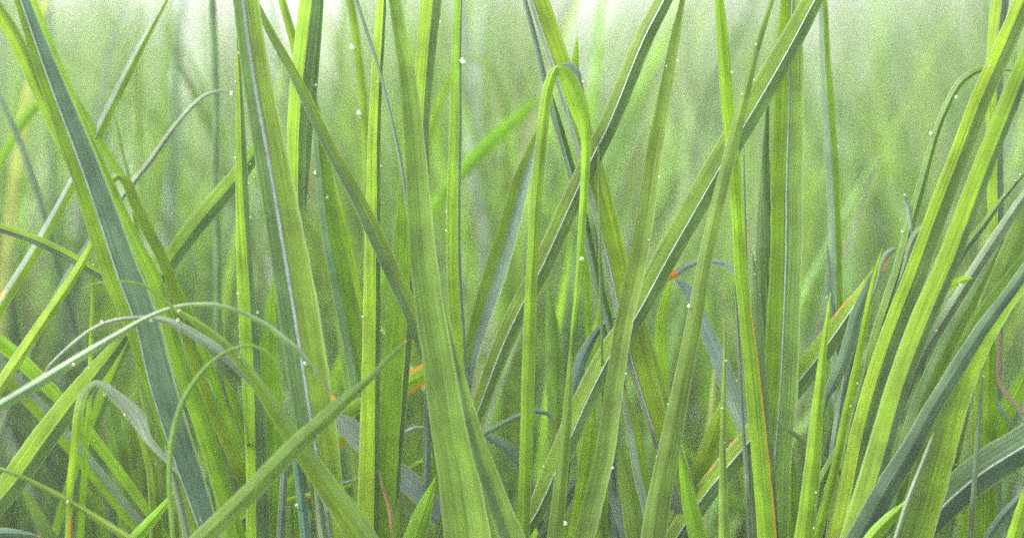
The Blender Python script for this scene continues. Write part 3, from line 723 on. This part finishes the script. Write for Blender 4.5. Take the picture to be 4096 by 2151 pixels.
# ------------------------------------------------------------------ dew
DEW = """1 1140 460 11|1 1170 260 6|1 1155 400 6|1 1150 775 6|1 1230 810 6|1 1228 900 6|1 1242 1068 6|1 460 1303 6|1 515 1690 6
1 745 1576 11|1 882 1531 10|1 875 1576 10|1 500 1585 10|1 362 1795 10|1 440 1810 7|1 517 1943 8|1 612 2038 7|1 465 2166 6|1 333 2470 9
1 1270 1536 8|1 1178 1758 6|1 1278 1761 6|1 985 2555 6|1 1167 1443 6|1 765 2283 6
2 935 105 7|2 322 420 9|2 118 262 7|2 322 850 11|2 380 975 10|2 520 555 12|2 503 230 12|2 1050 300 16|2 628 405 7|2 560 1147 6
2 965 1040 6|2 965 1135 6|2 643 815 6|2 275 1786 14|2 343 1881 10|2 43 1536 6|2 50 1763 6|2 548 1558 6|2 643 1586 6|2 643 1626 6|2 230 2486 10|2 335 2140 5
3 470 385 7|3 875 297 7|3 818 327 7|3 1140 355 7|3 1260 220 7|3 1252 397 8|3 1192 463 7|3 480 845 6|3 783 870 8|3 732 1182 8|3 403 1275 14|3 1255 1280 6
3 790 1540 6|3 627 1838 8|3 1112 1775 7|3 1165 1870 7|3 1093 2008 7|3 827 1988 6|3 773 2246 7|3 557 2300 9|3 215 2293 7|3 322 2573 12|3 1105 2178 6|3 915 1503 9
4 28 397 7|4 1018 477 9|4 1185 328 8|4 835 637 9|4 505 715 6|4 765 960 8|4 737 1133 8|4 790 1313 7|4 1335 860 7|4 1310 890 7|4 1257 960 7
4 385 1465 9|4 30 1348 6|4 1040 1401 10|4 1018 2285 9|4 500 1998 6|4 532 1885 6|4 330 2423 8|4 318 2598 8|4 923 1626 7|4 1153 1850 7|4 325 2483 6"""


def drop_mesh():
    """A bead of water: round below, drawn slightly towards the leaf it hangs on."""
    vs, fs, nu, nv = [(0, 0, 1.12)], [], 14, 9
    for j in range(1, nv):
        th = math.pi * j / nv
        rr = math.sin(th) * (1.0 - 0.10 * math.cos(th))
        zz = math.cos(th) * (1.12 if th < math.pi / 2 else 0.94)
        for i in range(nu):
            a = 2 * math.pi * i / nu
            vs.append((rr * math.cos(a), rr * math.sin(a), zz))
    vs.append((0, 0, -0.94))
    for i in range(nu):
        fs.append((0, 1 + i, 1 + (i + 1) % nu))
        b = 1 + (nv - 2) * nu
        fs.append((len(vs) - 1, b + (i + 1) % nu, b + i))
    for j in range(nv - 2):
        for i in range(nu):
            a, b = 1 + j * nu + i, 1 + j * nu + (i + 1) % nu
            fs.append((a, a + nu, b + nu, b))
    return make_mesh("dew_drop", vs, fs, mat=M_DEW)


drops = []
for rec in DEW.replace("\n", "|").split("|"):
    c, x, y, r = (int(q) for q in rec.split())
    X = x + OFF[c]
    best = None
    for label, Q, fold in HOSTS:
        dist = np.hypot(Q[:, 0] - X, Q[:, 1] - y)
        i = int(np.argmin(dist))
        miss = max(0.0, dist[i] - Q[i, 2] / 2 - 3)
        score = miss * 4 + (Q[i, 4] * 1000 if miss < 9 else 200)
        if best is None or score < best[0]:
            best = (score, label, Q, fold, i, miss, dist[i])
    _, label, Q, fold, i, miss, dd = best
    tx, ty = Q[min(i + 1, len(Q) - 1), :2] - Q[max(i - 1, 0), :2]
    tl = math.hypot(tx, ty)
    px, py = Q[i, 0], Q[i, 1]
    # keep the bead touching its blade: no farther out than the margin
    s = ((X - px) * -ty + (y - py) * tx) / tl
    lim = Q[i, 2] / 2 + r * 0.35
    s2 = max(-lim, min(lim, s))
    along = ((X - px) * tx + (y - py) * ty) / tl
    gxx, gyy = px + tx / tl * along - ty / tl * s2, py + ty / tl * along + tx / tl * s2
    dep = Q[i, 4] + (max(fold, 0) * min(abs(s2 - (Q[i, 3] - 0.5) * Q[i, 2]), Q[i, 2] / 2) * S) - r * S * 0.75
    drops.append((label, y, gxx, gyy, dep, r))
by = {}
for dr in drops:
    by.setdefault(dr[0], []).append(dr)
NUM = {2: "two", 3: "three", 4: "four", 5: "five", 6: "six"}
ORD = ["topmost", "second", "third", "fourth", "fifth", "sixth"]
DM = drop_mesh()
for label, ds in by.items():
    ds.sort(key=lambda q: q[3])
    for k, (_, _, gxx, gyy, dep, r) in enumerate(ds):
        n = len(ds)
        short = " ".join(label.split()[:12])
        if n == 1:
            lb = "dew drop on the " + short
        elif n == 2:
            lb = ("upper" if k == 0 else "lower") + " dew drop of two on the " + " ".join(label.split()[:9])
        else:
            lb = ("lowest" if k == n - 1 else ORD[min(k, 5)]) + " dew drop of " + NUM.get(n, "many") + " on the " + " ".join(label.split()[:9])
        o = link("dew_drop", DM, loc=world(gxx, gyy, dep))
        rr = r * S * (FOCUS + dep) / FOCUS * (0.72 if r < 9 else 0.85)
        o.scale = (rr, rr, rr)
        o.rotation_euler = (0, 0, k * 1.3)
        tag(o, lb, "dew drop", "dew drops on the grass")

# ------------------------------------------------------------------ the field behind
PAL = [((0.085, 0.150, 0.014), 5), ((0.065, 0.120, 0.022), 5), ((0.050, 0.098, 0.040), 2), ((0.130, 0.165, 0.100), 2),
       ((0.115, 0.215, 0.012), 1), ((0.125, 0.145, 0.060), 1)]
PALW = np.array([p[1] for p in PAL], float)
PALW /= PALW.sum()


def loose_blade(r, x, y, h, wd, lean, ang, bow, yaw, segs=9):
    """One free-standing V-shaped blade as (verts, faces, uv): ang is where it leans, bow how far its tip bends."""
    dx, dy = math.cos(ang), math.sin(ang)
    sx, sy = math.cos(yaw), math.sin(yaw)
    vs, uv = [], []
    for i in range(segs + 1):
        t = i / segs
        out = lean * t + bow * t ** 3
        z = h * (t - 0.35 * bow / max(h, .01) * t ** 4)
        ww = wd * (0.65 + 0.35 * math.sin(min(t * 1.9, 1.57))) * (1 - t ** 3.2) * 0.5 + 0.0003
        cx, cy = x + dx * out, y + dy * out
        fx, fy = -sy, sx
        for u in (-1, 0, 1):
            q = 0.42 * ww if u == 0 else 0
            vs.append((cx + sx * u * ww + fx * q, cy + sy * u * ww + fy * q, z))
            uv.append((u * ww * 500, t * h * 1000))
    fs = []
    for i in range(segs):
        for j in (0, 1):
            a = i * 3 + j
            fs.append((a, a + 1, a + 4, a + 3))
    return vs, fs, uv


rn = random.Random(23)
GAPS = [(-0.666, -0.588), (-0.48, -0.44), (-0.38, -0.33), (0.11, 0.19), (0.28, 0.31), (0.605, 0.655)]      # low places where the sky shows


def in_gap(x, y, m=0.03):
    return any(a - m < x / (0.286 * y) < b + m for a, b in GAPS)


SOFT = [
    "soft yellow-green blade in the blurred stand behind the sharp grass",
    "soft mid-green blade in the blurred stand behind the sharp grass",
    "soft blue-green blade in the blurred stand behind the sharp grass",
    "soft grey-green blade in the blurred stand behind the sharp grass",
    "soft lime blade in the blurred stand behind the sharp grass",
    "soft pale olive blade in the blurred stand behind the sharp grass",
]
SOFTG = ["blurred yellow-green blades", "blurred mid-green blades", "blurred blue-green blades", "blurred grey-green blades",
         "blurred lime blades", "blurred pale olive blades"]


def pick():
    return rn.choices(range(6), PALW)[0]


def shade(ci):
    c = np.array(PAL[ci][0]) * rn.choice((rn.uniform(0.8, 1.1), rn.uniform(1.2, 1.7), rn.uniform(1.4, 2.0)))
    return c * np.array([rn.uniform(0.88, 1.12), 1, rn.uniform(0.9, 1.6)]) + 0.008


# the nearest blurred blades, each a thing
NSOFT = 154
for k in range(NSOFT):
    y = 0.85 + 0.75 * (k / NSOFT) ** 1.3 + rn.uniform(0, 0.04)
    x = rn.uniform(-1, 1) * (0.30 * y + 0.03)
    h = rn.uniform(0.40, 0.66)
    ci = pick()
    h = min(h, 0.44) if in_gap(x, y) else h
    if 0.36 < x / (0.286 * y) < 0.92:
        h = min(h, rn.uniform(0.30, 0.40))
        ci = 1 if ci == 4 else ci
    vs, fs, uv = loose_blade(rn, 0, 0, h, rn.uniform(0.005, 0.010), abs(rn.gauss(0, 0.08)), rn.uniform(0, 6.28), abs(rn.gauss(0, 0.07)), rn.gauss(0, 0.6), 14)
    me = make_mesh("soft_grass_blade", vs, fs, uv, shade(ci), None, M_WAX if ci in (2, 3) else M_LEAF)
    o = link("soft_grass_blade", me, loc=(x, y, 0))
    tag(o, SOFT[ci], "grass blade", SOFTG[ci])

# everything beyond and to the sides: one uncountable stand
V, F, U, T = [], [], [], []


def tuft(x, y, n, hs, wd, spread):
    for _ in range(n):
        h = hs * rn.uniform(0.6, 1.15)
        a = rn.uniform(0, 6.28)
        vs, fs, uv = loose_blade(rn, x + rn.gauss(0, .02), y + rn.gauss(0, .02), h, wd * rn.uniform(.7, 1.3), spread * h * rn.uniform(.05, 1), a,
                                 abs(rn.gauss(0, 0.10)) * h, rn.gauss(0, 0.8), 7)
        b = len(V)
        V.extend(vs)
        F.extend([tuple(i + b for i in f) for f in fs])
        U.extend(uv)
        c = shade(pick())
        T.extend([c] * len(vs))


for _ in range(330):                                       # fine upright blades close behind
    y = 0.98 + 0.75 * rn.random()
    x = rn.uniform(-1, 1) * (0.30 * y + 0.05)
    hh = rn.uniform(0.30, 0.42) if 0.36 < x / (0.286 * y) < 0.92 else rn.uniform(0.36, 0.56)
    hh = min(hh, 0.41) if in_gap(x, y) else hh
    tuft(x, y, rn.randint(3, 5), hh, 0.0048, 0.16)
for _ in range(170):                                       # low tangle at the feet of the sharp blades
    y = rn.uniform(0.90, 1.15)
    tuft(rn.uniform(-1, 1) * (0.30 * y + 0.05), y, rn.randint(6, 10), rn.uniform(0.22, 0.36), 0.0045, 0.5)
for _ in range(860):                                       # near stand
    y = 1.05 + 3.6 * rn.random() ** 1.25
    x = rn.uniform(-1, 1) * (0.42 * y + 0.35)
    tuft(x, y, rn.randint(7, 13), rn.uniform(0.34, 0.44) if in_gap(x, y) else rn.uniform(0.36, 0.56), 0.0085, 0.30)
for _ in range(900):                                       # the field running away
    y = 4.5 + 26 * rn.random() ** 1.6
    x = rn.uniform(-1, 1) * (0.42 * y + 0.8)
    tuft(x, y, rn.randint(6, 9), rn.uniform(0.40, 0.55), 0.014 + 0.0012 * y, 0.42)
for _ in range(260):
    y = rn.uniform(1.9, 3.4)
    q = rn.uniform(-1.2, 1.2)
    if not any(a - 0.035 < q < b + 0.035 for a, b in GAPS):
        tuft(q * 0.286 * y, y, rn.randint(3, 5), 0.45 + y * rn.uniform(0.03, 0.085), 0.0075, 0.07)
for _ in range(900):                                       # taller stems with lower places between, towards the trees
    y = 3.4 + 6.5 * rn.random()
    q = rn.uniform(-1.25, 1.25)
    low = any(a - 0.02 < q < b + 0.02 for a, b in GAPS)
    tuft(q * 0.286 * y, y, rn.randint(4, 7), 0.45 + y * (0.014 if low else rn.uniform(0.05, 0.10)), 0.012, 0.10 if low else 0.16)
for side in (-1, 1):                                       # beside the frame
    for _ in range(60):
        y = rn.uniform(0.55, 1.1)
        tuft(side * rn.uniform(0.42 + 0.25 * max(0, y - .7), 1.3), y, rn.randint(8, 13), rn.uniform(.5, .7), 0.010, 0.22)
st = link("grass", make_mesh("grass", V, F, U, np.array(T), None, M_LEAF))
tag(st, "blurred stand of tall green grass filling the field", "grass", kind="stuff")

# ------------------------------------------------------------------ trees past the field
def leaf_tint(r):
    c = r.choice([(0.05, 0.095, 0.02), (0.065, 0.12, 0.03), (0.045, 0.08, 0.03)])
    k = r.uniform(0.75, 1.3)
    return tuple(q * k for q in c)


def tree(x, y, h, wd, label, seed, dens=1.0):
    r = random.Random(seed)
    root = bpy.data.objects.new("tree", None)
    COL.objects.link(root)
    root.location = (x, y, 0)
    tag(root, label, "tree", "trees beyond the field")
    vs, fs = [], []

    def limb(p, q, r0, r1, n=7):
        p, q = Vector(p), Vector(q)
        ax = (q - p).normalized()
        a = ax.orthogonal().normalized()
        b = ax.cross(a)
        base = len(vs)
        for k in range(4):
            t = k / 3
            c = p.lerp(q, t) + a * math.sin(t * 3.1) * r0 * 0.8
            rr = r0 + (r1 - r0) * t
            for i in range(n):
                th = 6.2832 * i / n
                vs.append(c + a * math.cos(th) * rr + b * math.sin(th) * rr)
        for k in range(3):
            for i in range(n):
                fs.append((base + k * n + i, base + k * n + (i + 1) % n, base + (k + 1) * n + (i + 1) % n, base + (k + 1) * n + i))
    limb((0, 0, -.1), (0.1 * wd * r.uniform(-1, 1), 0, h * .6), h * .035, h * .018)
    ends = []
    for k in range(9):
        a = 6.28 * k / 9 + r.uniform(-.3, .3)
        z0 = h * r.uniform(.2, .55)
        e = (math.cos(a) * wd * r.uniform(.25, .42), math.sin(a) * wd * r.uniform(.25, .42), z0 + h * r.uniform(.12, .38))
        limb((0, 0, z0), e, h * .014, h * .004, 5)
        ends.append(e)
    link("trunk", make_mesh("trunk", vs, fs, mat=M_BARK), parent=root)
    ends.append((0, 0, h * .85))
    lv, lf, lu, lt = [], [], [], []
    for e in ends:
        for _ in range(3):
            cx, cy, cz = (e[0] + r.gauss(0, .10) * wd, e[1] + r.gauss(0, .10) * wd, max(h * .12, e[2] + r.gauss(0, .10) * h))
            cr = wd * r.uniform(.09, .17)
            tb = leaf_tint(r)
            for _ in range(int(95 * dens)):
                d = Vector((r.gauss(0, 1), r.gauss(0, 1), r.gauss(0, .8)))
                d = d.normalized() * cr * r.random() ** .45
                p = Vector((cx, cy, cz)) + d
                if p.z > h or p.z < .1:
                    continue
                s = h * r.uniform(.018, .036)
                n = Vector((r.gauss(0, 1), r.gauss(0, 1), r.gauss(.5, 1))).normalized()
                a = n.orthogonal().normalized() * s
                b = n.cross(a) * .55
                k = len(lv)
                lv.extend([p - a, p - b + n * s * .1, p + a, p + b + n * s * .1])
                lf.append((k, k + 1, k + 2, k + 3))
                lu.extend([(0, 0), (1, 0), (1, 1), (0, 1)])
                kk = r.uniform(.85, 1.15)
                lt.extend([tuple(q * kk for q in tb)] * 4)
    link("crown", make_mesh("crown", lv, lf, lu, np.array(lt), None, M_LEAF, smooth=False), parent=root)
    return root


TREES = [
    (-9.5, 33, 2.6, 4.2, "low rounded pale tree behind the dark slanting blade's top"),
    (-8.4, 38, 3.0, 3.2, "blurred pale tree short of the first sky gap"),
    (-2.7, 36, 2.6, 2.4, "small blurred tree between two sky gaps"),
    (-0.6, 31, 3.6, 3.4, "blurred tree behind the upright pale-edged blade"),
    (2.8, 42, 2.4, 2.4, "low blurred tree beneath the twin sky gaps"),
    (5.0, 33, 3.2, 3.8, "blurred tree just past the longest slanting blade"),
    (7.6, 34, 4.6, 5.0, "tallest blurred tree near the top corner above the giants"),
    (10.6, 38, 4.4, 5.0, "broad blurred tree behind the two giant blades"),
    (-13.0, 40, 3.6, 5.0, "blurred tree half out of frame past the dark blade"),
]
for k, (x, y, h, wd, lb) in enumerate(TREES):
    tree(x, y, h, wd, lb, 100 + k)

# ------------------------------------------------------------------ morning haze over the field
HAZE = 0.04
if HAZE:
    m = bpy.data.materials.new("haze_air")
    m.use_nodes = True
    m.node_tree.nodes.clear()
    mo = m.node_tree.nodes.new("ShaderNodeOutputMaterial")
    pv = m.node_tree.nodes.new("ShaderNodeVolumePrincipled")
    pv.inputs['Color'].default_value = (0.9, 0.93, 0.9, 1)
    pv.inputs['Density'].default_value = HAZE
    pv.inputs['Anisotropy'].default_value = 0.3
    m.node_tree.links.new(pv.outputs[0], mo.inputs['Volume'])
    x, y0, y1, z0, z1 = 185, -35, 305, -1.2, 6.0
    hv = [(sx * x, yy, zz) for zz in (z0, z1) for yy in (y0, y1) for sx in (-1, 1)]
    hf = [(0, 2, 3, 1), (4, 5, 7, 6), (0, 1, 5, 4), (2, 6, 7, 3), (0, 4, 6, 2), (1, 3, 7, 5)]
    tag(link("haze", make_mesh("haze", hv, hf, mat=m, smooth=False)), kind="stuff")
